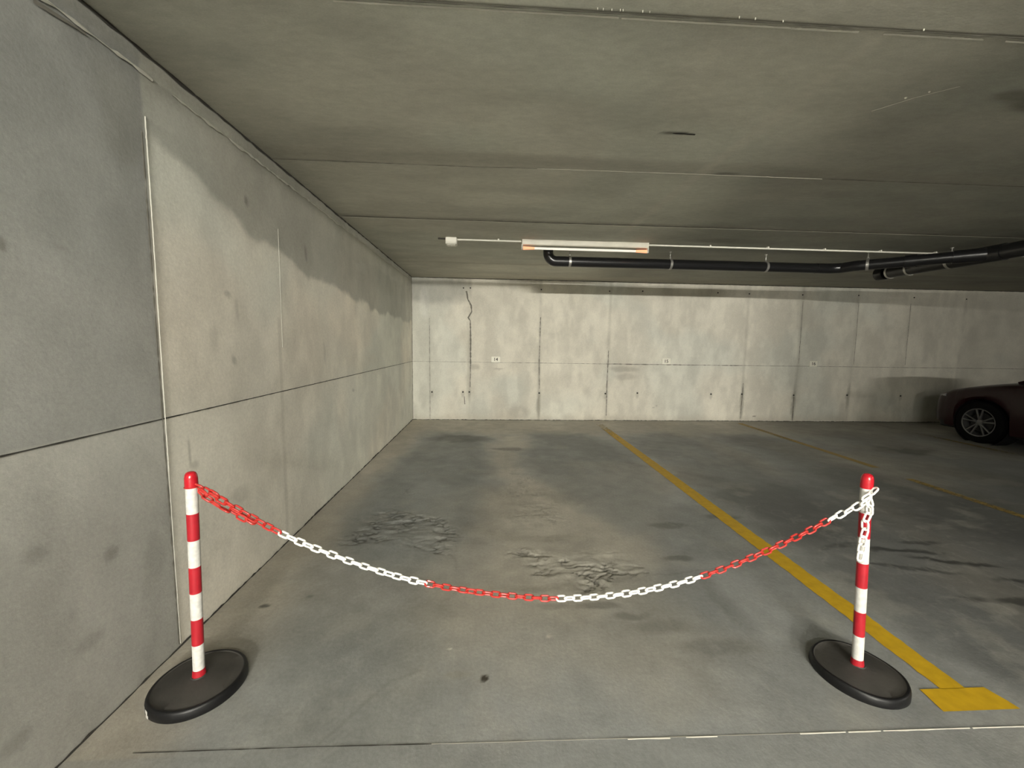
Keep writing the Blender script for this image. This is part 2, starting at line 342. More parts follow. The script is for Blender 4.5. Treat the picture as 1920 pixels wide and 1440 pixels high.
# ragged construction joint near the corner
ribbon(g, [(-.46, Y, 2.40), (-.43, Y, 2.25), (-.37, Y, 2.14), (-.36, Y, 2.03), (-.42, Y, 1.92), (-.38, Y, 1.86), (-.375, Y, 1.02)], .022, .002, NB, 1, 15, .5, .03, .002)
ribbon(g, [(-.375, Y, 1.02), (-.38, Y, .62)], .01, .002, NB, 1, 17, .5, .03, .002)
ribbon(g, [(-.49, Y, .45), (-.48, Y, .3)], .014, .002, NB, 1, 18, .5, .03, .002)
ribbon(g, [(-.44, Y, 1.85), (-.435, Y, 1.2), (-.44, Y, .1)], .01, .003, NB, 2, 19, .8, .03, .002)
ribbon(g, [(.925, Y, 1.95), (.915, Y, 1.1), (.93, Y, .6)], .012, .002, NB, 1, 20, .6, .03, .001)
ribbon(g, [(2.236, Y, 1.35), (2.23, Y, .7), (2.24, Y, .1)], .012, .002, NB, 1, 21, .6, .03, .001)
ribbon(g, [(4.93, Y, .75), (4.92, Y, .05)], .009, .002, NB, 1, 22, .6, .03, .001)
ribbon(g, [(5.98, Y, .5), (5.99, Y, .02)], .014, .002, NB, 1, 23, .6, .03, .001)
ribbon(g, [(-1.131, Y, 1.9), (-1.13, Y, .02)], .006, .002, NB, 1, 24, .6, .03, .001)
for sx in (6.0, 7.13, 8.2): ribbon(g, [(sx, Y, 2.35), (sx+.02, Y, 1.15)], .006, .002, NB, 1, int(sx*10), .6, .03, .001)
ribbon(g, [(XL, YB-.004, .004), (3, YB-.004, .004), (XR, YB-.004, .004)], .010, .002, NB, 0, 25, .8, .03, .001)
ribbon(g, [(XL, YB-.004, .013), (XR, YB-.004, .013)], .010, .004, NB, 2, 26, .9, .03, .002)
ribbon(g, [(XL, YB-.003, ZC-.004), (XR, YB-.003, ZC-.004)], .010, .001, NB, 0, 27, .4)
ribbon(g, [(XL+.005, Y, 0), (XL+.005, Y, ZC)], .008, .001, NB, 1, 28, .4)
for (tx, tz) in TIES:
    g.tube([(tx, YB-.0058, tz), (tx, YB+.02, tz)], .016 if tz < 1 else .013, 10, 3, smooth=False)
add_geo(wb, g, [DARKJ, SOFTJ, PALEJ, HOLE])

# ------------------------------------------------------------------ left wall
def left_paint(y, z):
    n = len(y); n1 = fbm(y, z, .8, 4, 201); n2 = fbm(y, z, 2.6, 4, 205); n3 = fbm(y, z, 11, 3, 207)
    col = rgb((.60, .57, .495), n)*(.88+.24*n1[:, None])*(.94+.12*n2[:, None])
    cool = sstep(.42, .6, fbm(y, z, .9, 3, 211)); col = tint(col, cool, (.54, .565, .51), .55)
    warm = sstep(.5, .66, fbm(y, z, .7, 3, 213)); col = tint(col, warm, (.70, .63, .53), .4)
    col = tint(col, (y < 1.842)*1.0, (.28, .285, .27), .85)  # greyer near panel, darkened further to carry the light falloff
    col = tint(col, sstep(1.6, 2.5, z+(n2-.5)*.5)*(y < 1.842), (.17, .172, .165), .45)  # light falloff painted over the upper part of the near panel
    col = tint(col, (z < 1.095)*1.0, (.70, .68, .60), .3)
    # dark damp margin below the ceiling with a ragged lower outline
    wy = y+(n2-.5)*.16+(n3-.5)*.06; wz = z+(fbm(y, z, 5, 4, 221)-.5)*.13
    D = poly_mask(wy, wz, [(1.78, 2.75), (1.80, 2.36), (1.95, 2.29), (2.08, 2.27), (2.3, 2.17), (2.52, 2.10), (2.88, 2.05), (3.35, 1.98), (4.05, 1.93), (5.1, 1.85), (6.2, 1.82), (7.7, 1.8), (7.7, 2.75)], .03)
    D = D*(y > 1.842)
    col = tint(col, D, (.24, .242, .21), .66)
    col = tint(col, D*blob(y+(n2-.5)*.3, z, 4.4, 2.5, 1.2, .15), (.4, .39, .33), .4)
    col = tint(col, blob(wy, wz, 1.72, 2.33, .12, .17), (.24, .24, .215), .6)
    col = tint(col, sstep(2.54, 2.60, z+(n3-.5)*.05), (.20, .195, .165), .5)
    col = tint(col, sstep(.60, .72, fbm(y*.6, z*2.2, 3.2, 4, 261))*(y > 1.85)*sstep(2.1, 2.3, z), (.44, .44, .39), .35)
    # darker last metre by the corner
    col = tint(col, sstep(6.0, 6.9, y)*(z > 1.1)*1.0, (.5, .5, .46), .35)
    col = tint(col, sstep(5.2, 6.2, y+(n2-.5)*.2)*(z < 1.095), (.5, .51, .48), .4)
    # vertical board bands
    d = np.abs(y-2.88); col = tint(col, (1-sstep(.01, .03, np.abs(y-2.855)))*(z < 1.6), (.33, .31, .265), .3)
    for cy, cz, rx, rz, a in [(1.3, 1.72, .016, .02, .7), (1.14, 1.93, .02, .012, .5), (1.47, 1.75, .02, .01, .4), (2.55, 2.27, .02, .03, .7), (2.33, 1.7, .03, .02, .5), (2.4, 1.62, .02, .06, .3), (3.3, 2.12, .02, .06, .5), (2.35, 1.33, .02, .03, .45), (2.2, 1.46, .03, .07, .2), (1.55, .62, .03, .025, .5), (1.3, .75, .04, .03, .35), (2.0, .83, .03, .02, .3), (1.97, .9, .006, .06, .5), (2.35, .55, .09, .05, .25), (4.3, .93, .03, .02, .35), (2.75, .1, .03, .012, .6), (1.45, .35, .05, .03, .35), (1.2, .2, .04, .03, .35), (1.75, .5, .05, .1, .25), (.95, 1.05, .06, .1, .2), (3.6, 1.35, .02, .1, .2)]:
        col = tint(col, blob(y+(n3-.5)*.03, z+(n3-.5)*.03, cy, cz, rx, rz), (.17, .165, .145), a)
    for cy, cz, rx, rz, a in [(2.25, 1.62, .2, .25, .25), (3.2, 1.0, .4, .3, .2), (2.6, .7, .4, .25, .25), (4.6, 1.2, .5, .1, .3)]:
        col = tint(col, blob(y+(n2-.5)*.3, z+(n2-.5)*.3, cy, cz, rx, rz), (.58, .54, .46), a)
    col = col*(.94+.12*sstep(.35, .65, fbm(y*1.8, z, 2.2, 5, 421, .6)))[:, None]*((1+.32*sstep(2.6, 5, y))*(1-.22*(1-sstep(.6, 1.2, z+(n2-.5)*.4))*(y < 1.842)))[:, None]  # far end lifted and low near panel darkened: light put into the colour
    dis = .006*(fbm(y, z, 2.5, 4, 251)-.5)+.006*sstep(2.555, 2.575, z+(n3-.5)*.03)
    return col, dis
LEFTM = concrete('left_wall_concrete', .85, [(60, 4, .93, 1.07), (5, 6, .94, 1.06), (300, 2, .93, 1.07)], [(100, .2, .003), (8, .2, .01)])
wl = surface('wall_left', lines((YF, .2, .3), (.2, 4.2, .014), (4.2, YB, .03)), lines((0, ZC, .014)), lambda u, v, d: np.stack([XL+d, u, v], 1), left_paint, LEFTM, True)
g = MB(); NL = (1, 0, 0); X = XL+.0045
ribbon(g, [(X, -11, 1.097), (X, 1.0, 1.094), (X, 4, 1.096), (X, YB, 1.098)], .005, .001, NL, 0, 31, .25)
ribbon(g, [(X, 1.85, 2.37), (X, 1.85, 2.28)], .009, .003, NL, 4, 32, .5, .02)
ribbon(g, [(X, 1.85, 2.28), (X, 1.845, 1.6), (X, 1.84, .85)], .0055, .003, NL, 4, 33, .5, .02)
ribbon(g, [(X, 1.84, .85), (X, 1.836, .02)], .004, .002, NL, 4, 34, .6, .02)
ribbon(g, [(X, 1.828, 2.3), (X, 1.828, .02)], .007, .0012, NL, 1, 35, .7, .02)
ribbon(g, [(X, 2.885, 2.2), (X, 2.88, 1.4)], .004, .002, NL, 4, 36, .5, .02)
ribbon(g, [(XL+.006, 1.2, 2.50), (XL+.006, 1.55, 2.535), (XL+.006, 1.9, 2.54)], .010, .004, NL, 4, 37, .8, .03, .003)
ribbon(g, [(XL+.006, 1.45, 2.50), (XL+.006, 1.62, 2.52)], .010, .001, NL, 1, 38, .8, .03, .002)
ribbon(g, [(XL+.006, 2.0, 2.545), (XL+.006, 3, 2.55), (XL+.006, 5, 2.55), (XL+.006, 7.4, 2.56)], .012, .005, NL, 4, 39, .9, .03, .004)
ribbon(g, [(XL+.009, .3, ZC-.006), (XL+.009, YB, ZC-.006)], .016, .001, NL, 0, 40, .6, .05, .002)
ribbon(g, [(X, .2, .005), (X, YB, .005)], .012, .002, NL, 0, 41, .7, .03, .002)
add_geo(wl, g, [DARKJ, SOFTJ, PALEJ, HOLE, nmat('mortar_pale', (.50, .49, .43), .9)])

# ------------------------------------------------------------------ ceiling
def ceil_paint(x, y):
    n = len(x); n1 = fbm(x, y, .7, 4, 301); n2 = fbm(x*.5, y*2, 2.4, 4, 305); n3 = fbm(x, y, 10, 3, 307)
    col = rgb((.60, .585, .505), n)*(.88+.24*n1[:, None])*(.92+.16*n2[:, None])
    cool = sstep(.45, .6, fbm(x, y, .8, 3, 311)); col = tint(col, cool, (.54, .555, .485), .5)
    ws = (n2-.5)*.1
    col = col*(1-.40*sstep(1.30, 2.3, x+(n1-.5)*.5)-.12*sstep(3, 5, x))[:, None]*(.78+.22*sstep(-1.2, .3, x+(n1-.5)*.6))[:, None]  # slab tone, with light falloff painted in to the right and left wall
    col = col*(.93+.14*sstep(.35, .65, fbm(x*.7, y*1.6, 2.0, 5, 431, .6)))[:, None]
    col = tint(col, 1-sstep(.03, .13, np.abs(y-2.76+ws+.03)), (.34, .32, .27), .5)
    col = tint(col, 1-sstep(.02, .07, np.abs(y-4.00+ws*.5)), (.32, .30, .255), .5)
    col = tint(col, 1-sstep(.02, .09, np.abs(y-6.1+ws)), (.38, .36, .30), .5)
    col = tint(col, sstep(6.7, 7.3, y), (.42, .39, .32), .4)
    col = tint(col, (1-sstep(.02, .06, np.abs(x-1.455+.03*(y-2)+(n3-.5)*.02)))*(y > 1.55)*(y < 4.3), (.64, .61, .53), .5)
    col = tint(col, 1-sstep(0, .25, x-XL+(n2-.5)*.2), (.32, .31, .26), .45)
    for cx, cy, rx, ry, a in [(2.42, 1.855, .10, .05, .6), (2.62, 1.9, .15, .07, .7), (1.02, 2.31, .09, .008, .9), (2.7, 4.5, .5, .1, .3), (1.6, 2.8, .1, .02, .6)]:
        col = tint(col, blob(x+(n3-.5)*.04, y+(n3-.5)*.02, cx, cy, rx, ry), (.12, .11, .09), a)
    col = tint(col, sstep(1.500, 1.512, y)*(1-sstep(1.535, 1.546, y)), (.20, .19, .16), .6)
    dis = .004*(fbm(x, y, 2.5, 4, 351)-.5)
    # the near slab sits a little lower than the far one
    dis = dis-.014*(1-sstep(1.512, 1.520, y))
    return col, dis
CEILM = concrete('ceiling_concrete', .8, [(40, 4, .93, 1.07), (4, 6, .92, 1.08), (250, 2, .93, 1.07)], [(90, .2, .003), (7, .25, .012)], (.45, 1, 1))
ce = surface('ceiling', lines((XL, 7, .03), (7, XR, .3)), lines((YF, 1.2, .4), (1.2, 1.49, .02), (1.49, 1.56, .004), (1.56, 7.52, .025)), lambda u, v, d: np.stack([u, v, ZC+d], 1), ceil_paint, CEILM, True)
g = MB(); NC = (0, 0, -1); Z = ZC-.003
ribbon(g, [(XL, 1.516, ZC-.017), (3, 1.514, ZC-.017), (12, 1.514, ZC-.017)], .005, .001, NC, 1, 51, .6)
for a, b, w in [(-.56, .45, .0045), (.46, 1.10, .006), (1.10, 1.36, .009), (1.46, 1.53, .004), (1.53, 1.86, .007), (1.95, 2.3, .004), (2.3, 3.1, .005)]:
    ribbon(g, [(a, 1.551, Z), (b, 1.549, Z)], w*.9, .005, NC, 2, int(50+a*31), .5, .015)
ribbon(g, [(XL, 2.83, Z), (-.2, 2.832, Z), (.4, 2.82, Z)], .006, .001, NC, 1, 53, .6)
ribbon(g, [(.3, 2.82, Z), (1.2, 2.81, Z), (2.3, 2.808, Z)], .006, .0025, NC, 4, 54, .9)
ribbon(g, [(2.3, 2.808, Z), (6, 2.80, Z)], .010, .001, NC, 1, 55, .6)
ribbon(g, [(XL, 4.03, Z), (.6, 4.04, Z), (6, 4.02, Z)], .006, .002, NC, 4, 56, .6)
ribbon(g, [(XL, 4.01, Z), (.6, 4.02, Z), (6, 4.0, Z)], .012, .001, NC, 1, 57, .6)
ribbon(g, [(1.88, 2.02, Z), (1.98, 1.90, Z), (2.09, 1.81, Z)], .003, .0015, NC, 2, 58, .9, .01)
ribbon(g, [(1.0, 2.305, Z), (1.13, 2.31, Z)], .010, .001, NC, 0, 59, .5, .02)
for x0, y0, r in [(1.035, 1.505, .003), (.87, 1.5, .0025), (.93, 1.502, .003), (.36, 1.5, .002), (.38, 1.5, .002), (.41, 1.5, .0022), (.44, 1.5, .0025), (.45, 1.5, .0025), (.52, 1.5, .003), (.545, 1.5, .0016), (1.57, 1.505, .004), (1.94, 1.91, .006), (2.0, 1.86, .005)]:
    g.tube([(x0, y0, ZC), (x0, y0, ZC-(.021 if y0 < 1.52 else .006))], [r, r*.6], 7, 2, smooth=False)
add_geo(ce, g, [DARKJ, SOFTJ, PALEJ, HOLE, nmat('mortar_mid', (.46, .44, .37), .9)])

# right and front walls and an added block shading the right side (all out of frame)
PLAINM = nmat('plain_concrete', (.10, .10, .09), .85, noise=(1.2, 5, .85, 1.1), bump=(60, .2, .003))
for nm, a, b in (('wall_right', (XR, YF, 0), (XR+.2, YB, ZC)), ('wall_front', (XL, YF-.2, 0), (XR, YF, ZC)), ('wall_light_block', (3.15, -6.0, 0), (5.2, -0.8, ZC))):
    g = MB(); g.box(a, b); tag(g.build(nm, PLAINM), kind='structure')

# ------------------------------------------------------------------ yellow bay markings
def paint_mat(name, base, thin):
    m = nmat(name, base, .55, spec=.4, noise=(20, 5, .86, 1.06)); nt = m.node_tree; N = nt.nodes; Lk = nt.links
    at = N.new('ShaderNodeAttribute'); at.attribute_name = 'Wear'
    n = N.new('ShaderNodeTexNoise'); n.inputs['Scale'].default_value = 26; n.inputs['Detail'].default_value = 7; n.inputs['Roughness'].default_value = .7
    tc = N.new('ShaderNodeTexCoord'); Lk.new(tc.outputs['Object'], n.inputs['Vector'])
    ad = N.new('ShaderNodeMath'); ad.operation = 'ADD'; Lk.new(at.outputs['Fac'], ad.inputs[0]); Lk.new(n.outputs['Fac'], ad.inputs[1])
    r = N.new('ShaderNodeMapRange'); r.inputs[1].default_value = .9; r.inputs[2].default_value = 1.15; r.inputs[3].default_value = 0; r.inputs[4].default_value = 1; Lk.new(ad.outputs[0], r.inputs[0])
    tr = N.new('ShaderNodeBsdfTransparent'); mx = N.new('ShaderNodeMixShader'); Lk.new(r.outputs[0], mx.inputs[0]); Lk.new(N['Principled BSDF'].outputs[0], mx.inputs[1]); Lk.new(tr.outputs[0], mx.inputs[2])
    Lk.new(mx.outputs[0], N['Material Output'].inputs['Surface']); return m
YEL = paint_mat('yellow_paint', (.56, .345, .012), 0); YEL2 = paint_mat('worn_yellow_paint', (.34, .235, .06), 0)
def marking(name, segs, mat, wear, label):
    """segs: list of (list of (y, xl, xr)) strips; wear(x, y) -> 0..1"""
    me = bpy.data.meshes.new(name); vs = []; fs = []; rnd = random.Random(len(segs[0]))
    for seg in segs:
        dense = []
        for (y0, l0, r0), (y1, l1, r1) in zip(seg[:-1], seg[1:]):
            k = max(1, int(abs(y1-y0)/.03)) if abs(y1-y0) > .001 else 1
            for i in range(k): t = i/k; dense.append((y0+(y1-y0)*t, l0+(l1-l0)*t, r0+(r1-r0)*t))
        dense.append(seg[-1]); b = len(vs)
        for (yy, l, r) in dense:
            j = [rnd.uniform(-.003, .003) for _ in range(2)]; l += j[0]; r += j[1]
            for k in range(7): vs.append((l+(r-l)*k/6, yy, .0030))
        for i in range(len(dense)-1):
            for k in range(6): a = b+i*7+k; fs.append((a, a+1, a+8, a+7))
    me.from_pydata(vs, [], fs); at = me.attributes.new('Wear', 'FLOAT', 'POINT')
    at.data.foreach_set('value', [float(wear(v[0], v[1])) for v in vs]); me.materials.append(mat)
    o = bpy.data.objects.new(name, me); COL.objects.link(o)
    return tag(o, label, 'floor marking', 'yellow parking bay lines')
marking('parking_line', [[(1.478, 1.944, 2.055), (2.0, 1.943, 2.07), (3.6, 1.943, 2.075), (5.8, 1.945, 2.07), (7.15, 1.95, 2.07)], [(1.376, 1.838, 2.168), (1.418, 1.842, 2.160), (1.480, 1.852, 2.145)]],
        YEL, lambda x, y: .12+.5*min(1, max(0, (y-5.3)/1.6)), 'bright yellow bay line ending in a wide crossbar beside the right-hand striped post')
marking('parking_line', [[(4.55, 4.70, 4.80), (7.3, 4.72, 4.82)], [(1.4, 4.62, 4.72), (4.14, 4.68, 4.77)]], YEL2,
        lambda x, y: .36+.12*math.sin(y*2.2), 'thin worn yellow bay line with a gap, middle one of the three lines')
marking('parking_line', [[(1.4, 7.30, 7.40), (7.3, 7.42, 7.52)]], YEL2, lambda x, y: .60+.1*math.sin(y*3), 'faint dull yellow bay line on the floor beside the dark red car')

# ------------------------------------------------------------------ bay number plates
PLATE = nmat('plate_white', (.80, .78, .68), .5); INK = nmat('plate_ink', (.05, .045, .035), .6)
def text_mesh(txt, size, mat, name, parent, loc):
    cu = bpy.data.curves.new('digits', 'FONT'); cu.body = txt; cu.size = size; cu.extrude = .0006; cu.align_x = 'CENTER'; cu.align_y = 'CENTER'; cu.offset = .0012
    t = bpy.data.objects.new('digits', cu); COL.objects.link(t); dg = bpy.context.evaluated_depsgraph_get()
    me = bpy.data.meshes.new_from_object(t.evaluated_get(dg)); bpy.data.objects.remove(t); bpy.data.curves.remove(cu)
    me.materials.clear(); me.materials.append(mat); me.transform(Matrix.Rotation(math.pi/2, 4, 'X'))
    o = bpy.data.objects.new(name, me); COL.objects.link(o); o.parent = parent; o.location = loc; return o
for (cx, cz, w, h, t, lab) in [(.096, 1.151, .165, .108, '14', 'small white number plate reading 14 on the back wall, left of the others'),
                               (3.363, 1.158, .165, .112, '15', 'small white number plate reading 15 in the middle of the back wall'),
                               (6.311, 1.150, .160, .108, '16', 'small white number plate reading 16 on the back wall near the red car')]:
    g = MB(); g.box((-w/2, -.012, -h/2), (w/2, 0, h/2)); o = g.build('number_plate', PLATE); o.location = (cx, YB-.006, cz)
    b = o.modifiers.new('b', 'BEVEL'); b.width = .003; b.segments = 2
    tag(o, lab, 'sign', 'bay number plates'); text_mesh(t, .085, INK, 'digits', o, (0, -.0128, 0))

# ------------------------------------------------------------------ batten lamp, conduit, junction box
BATTEN = nmat('batten_enamel', (.66, .63, .54), .45, noise=(9, 4, .9, 1.05))
TUBEM = nmat('tube_glass', (.8, .8, .74), .25, emis=((1, .93, .80), .35))
ORANGE = nmat('tube_end_glow', (.8, .4, .2), .4, emis=((1, .34, .18), .75))
WHITEP = nmat('white_plastic', (.74, .72, .64), .5)
GALV = nmat('galvanised_steel', (.55, .54, .50), .4, .6)
def batten(name, cx, cy, half, tubemat, label, lit=False, endglow=True):
    t = empty(name, (cx, cy, ZC))
    g = MB(); g.add([(-half, -.035, -.001), (half, -.035, -.001), (half, .035, -.001), (-half, .035, -.001), (-half, -.022, -.058), (half, -.022, -.058), (half, .022, -.058), (-half, .022, -.058)],
                    [(0,1,2,3),(7,6,5,4),(4,5,1,0),(5,6,2,1),(6,7,3,2),(7,4,0,3)]); hs = g.build('housing', BATTEN, t)
    bv = hs.modifiers.new('b', 'BEVEL'); bv.width = .004; bv.segments = 2
    for s in (-1, 1):
        g = MB(); x = s*(half-.005); g.box((x-.011, -.018, -.112), (x+.011, .018, -.05)); o = g.build('lamp_holder', WHITEP, t)
        bv = o.modifiers.new('b', 'BEVEL'); bv.width = .005; bv.segments = 2
    g = MB(); L_ = half-.016
    if endglow:
        g.tube([(-L_+.10, 0, -.092), (L_-.10, 0, -.092)], .0135, 14); tb = g.build('fluorescent_tube', tubemat, t)
        for s in (-1, 1):
            g = MB(); g.tube([(s*L_, 0, -.092), (s*(L_-.04), 0, -.092), (s*(L_-.13), 0, -.092)], [.020, .018, .0138], 14); tag(g.build('tube_end', ORANGE, t), 'orange glowing tube end')
    else:
        g.tube([(-L_, 0, -.092), (L_, 0, -.092)], .0135, 10); tb = g.build('fluorescent_tube', tubemat, t)
    return tag(t, label, 'ceiling light')
batten('batten_light', 1.077, 4.69, .735, TUBEM, 'fluorescent ceiling batten with glowing orange tube ends, above the black pipe')
for i, (lx, ly, st) in enumerate(LAMPS):
    lit = nmat('lit_tube_%d' % i, (.9, .9, .85), .3, emis=((1.0, .965, .87), st))
    batten('batten_light', lx, ly, .735, lit, ['lit fluorescent batten nearest behind the camera', 'added fluorescent fill batten second in the row behind the camera', 'added fluorescent fill batten third in the row behind the camera', 'added fluorescent fill batten at the far end of the aisle', 'lit fluorescent batten on the ceiling behind the red car'][i], endglow=False)

g = MB(); g.box((-.064, -.050, -.082), (.064, .050, 0)); o = g.build('junction_box', WHITEP); o.location = (-.455, 4.69, ZC-.002)
bv = o.modifiers.new('b', 'BEVEL'); bv.width = .012; bv.segments = 3
tag(o, 'small white junction box on the ceiling at the left end of the conduit', 'junction box')
g = MB(); g.box((-.048, -.052, -.094), (.048, .03, -.080)); c = g.build('lid', WHITEP, o); bv = c.modifiers.new('b', 'BEVEL'); bv.width = .008; bv.segments = 2
g = MB(); g.tube([(.0, -.02, -.092), (.0, -.02, -.098)], .008, 10); g.build('screw', GALV, o)
g = MB(); g.tube([(-.06, 0, -.014), (-.15, 0, -.012)], .009, 10); g.build('cable_gland', DARKJ, o)
def conduit(x0, x1, label, clips):
    t = empty('conduit', (x0, 4.69, ZC-.020)); g = MB(); g.tube([(0, 0, 0), (x1-x0, 0, 0)], .010, 12); g.build('tube', WHITEP, t)
    for cx in clips:
        g = MB(); x = cx-x0; g.box((x-.008, -.014, -.004), (x+.008, .014, .020)); g.build('clip', WHITEP, t)
    tag(t, label, 'conduit', 'white conduits on the ceiling')
conduit(-.40, .335, 'short white conduit between the junction box and the ceiling light', [.075])
conduit(1.82, 6.6, 'long white conduit running right from the ceiling light to the black pipe', [2.55, 3.25, 3.95, 4.65, 5.35])

# ------------------------------------------------------------------ drain pipes
PIPE = nmat('black_pipe', (.012, .012, .013), .28, spec=.5, bump=(12, .05, .002))
CLAMP = nmat('pipe_clamp', (.50, .49, .46), .38, .7)
ZP = 2.478
def arc(c, r, a0, a1, n, plane):
    out = []
    for i in range(n+1):
        a = a0+(a1-a0)*i/n
        if plane == 'xz': out.append((c[0]+r*math.cos(a), c[1], c[2]+r*math.sin(a)))
        else: out.append((c[0]+r*math.cos(a), c[1]+r*math.sin(a), c[2]))
    return out
def hanger(parent, p, r, d):
    """strap ring round the pipe at p (local) with axis d, rod up to the ceiling"""
    p = Vector(p); d = Vector(d).normalized(); g = MB(); g.tube([p-d*.014, p+d*.014], r+.004, 28, 0)
    g.box((p.x-.008, p.y-.008, p.z+r), (p.x+.008, p.y+.008, p.z+r+.024))
    h = g.build('pipe_clamp', CLAMP, parent)
    g = MB(); g.tube([(p.x, p.y, p.z+r+.01), (p.x, p.y, 0)], .005, 8); g.lathe([(.0001, 0), (.016, 0), (.016, -.006), (.0001, -.006)], (p.x, p.y, -.001), 12); g.build('threaded_rod', CLAMP, h)
t = empty('drain_pipe', (0, 0, ZC)); tag(t, 'black drain pipe hung below the ceiling light, bending right into a thicker capped collector', 'pipe')
ZP -= ZC; ZCL = 0.0
YP = 5.07
g = MB(); g.tube([(.70, YP, 0), (.70, YP, ZP+.10)]+arc((.80, YP, ZP+.10), .10, math.pi, 1.5*math.pi, 10, 'xz')+[(.93, YP, ZP)], .0625, 28); g.build('elbow', PIPE, t)
g = MB(); g.tube([(.90, YP, ZP), (4.20, YP, ZP)], .0615, 28); g.build('straight_run', PIPE, t)
g = MB(); g.tube([(4.17, YP, ZP), (4.30, YP, ZP)]+arc((4.30, YP-.25, ZP), .25, math.pi/2, math.pi/4, 6, 'xy')+[(4.52, 4.87, ZP), (4.55, 4.84, ZP)], .064, 28); g.build('bend', PIPE, t)
g = MB(); g.tube([(4.53, 4.86, ZP), (5.16, 4.23, ZP)], .0615, 28); g.build('slanted_run', PIPE, t)
g = MB(); g.tube([(4.83, 4.56, ZP), (4.90, 4.49, ZP)], .071, 28); g.build('socket', PIPE, t)
for x in (.97, 2.25, 3.50): hanger(t, (x, YP, ZP), .0625, (1, 0, 0))
hanger(t, (4.60, 4.79, ZP), .0625, (1, -1, 0))
XP = 5.31; R = .08
g = MB(); g.tube([(XP, 5.20, ZP), (XP, -3.0, ZP)], R, 30); g.build('straight_run', PIPE, t)
g = MB(); g.tube([(XP, 5.36, ZP), (XP, 5.345, ZP), (XP, 5.25, ZP), (XP, 5.24, ZP)], [.07, .088, .088, .083], 30); g.build('end_cap', PIPE, t)
for y in (5.18, 4.93):
    g = MB(); g.tube([(XP, y+.012, ZP), (XP, y-.012, ZP)], R+.006, 30); g.build('pipe_clamp', CLAMP, t)
g = MB(); g.tube([(XP, 4.46, ZP), (XP, 3.98, ZP)], R+.007, 30); g.tube([(5.10, 4.29, ZP), (XP, 4.08, ZP)], .07, 28); g.build('branch_fitting', PIPE, t)
hanger(t, (XP, 4.48, ZP), R, (0, 1, 0)); hanger(t, (XP, 2.6, ZP), R, (0, 1, 0))

# ------------------------------------------------------------------ striped posts
RED = nmat('post_red', (.40, .012, .022), .42, noise=(30, 4, .9, 1.05)); WHITE = nmat('post_white', (.68, .67, .63), .5, noise=(60, 6, .80, 1.03)); CAPR = nmat('cap_red', (.45, .010, .020), .22, coat=.3)
RUB = nmat('base_rubber_top', (.040, .037, .032), .7, noise=(7, 6, .7, 1.25), bump=(40, .25, .004)); RUBE = nmat('base_rubber_edge', (.007, .007, .0075), .42, spec=.3, bump=(14, .3, .006))
STICK = nmat('sticker', (.62, .60, .56), .5)
def post(x, y, tilt, label, seed, warp):
    t = empty('barrier_post', (x, y, 0))
    def wob(q, r, z):
        k = max(0, (r-.06)/.11)
        return (warp*.004*math.sin(2*q+seed)*k, warp*k*(.004*math.sin(3*q+seed)-.006*max(0, math.cos(q-2.6))**2) if z > .012 else 0)
    g = MB(); prof = [(.0005, .0), (.166, .0), (.1695, .005), (.1695, .022), (.1675, .034), (.164, .0415), (.159, .044), (.1535, .0425), (.150, .0395), (.12, .0445), (.08, .049), (.045, .052), (.028, .056), (.0265, .060), (.0005, .060)]
    g.lathe(prof, n=72, wob=wob, mis=[0]*7+[1]*7); b = g.build('base', [RUBE, RUB], t, auto=50)
    zs = [.058, .0865, .1977, .310, .422, .534, .646, .7575, .868]; mats = [1, 0, 1, 0, 1, 0, 1, 0]
    g = MB(); n = 28
    for i in range(8):
        r0 = .0235 if i == 0 else .0205; sub = 2
        pts = [(tilt*z, 0, z) for z in np.linspace(zs[i], zs[i+1], 3)]
        g.tube(pts, [.0245, .0232, .0215] if i == 0 else .0207, n, mats[i], cap=False)
    g.build('striped_tube', [WHITE, RED], t)
    g = MB(); prof = [(.0225, .0), (.0226, .012), (.0222, .034), (.0205, .046), (.0165, .0545), (.010, .0590), (.0004, .0605)]
    g.lathe(prof, (tilt*.868, 0, .868), 28); g.tube([(tilt*.865, 0, .866), (tilt*.869, 0, .8695)], .0226, 28); g.build('cap', CAPR, t)
    return tag(t, label, 'post', 'red and white chain barrier posts')
PL = (-1.2022, 1.6045); PR = (1.6446, 1.5612)
pl = post(*PL, .0243, 'red and white striped barrier post beside the left wall, on a black rubber base', 1.0, .5)
pr = post(*PR, -.056, 'red and white striped barrier post beside the thick yellow line, chain end hanging on it', 3.6, 1.0)
# worn label on the rim of the left base
g = MB()
for a0, a1, z0, z1 in [(-2.40, -2.33, .006, .034), (-2.25, -2.13, .020, .034), (-2.23, -2.10, .004, .017)]:
    A = [a0+(a1-a0)*k/4 for k in range(5)]; vs = [(.1712*math.cos(a), .1712*math.sin(a), z0) for a in A]+[(.1702*math.cos(a), .1702*math.sin(a), z1) for a in A]
    g.add(vs, [(k, k+1, k+6, k+5) for k in range(4)])
tag(g.build('sticker', STICK, pl, auto=0), 'torn white label')

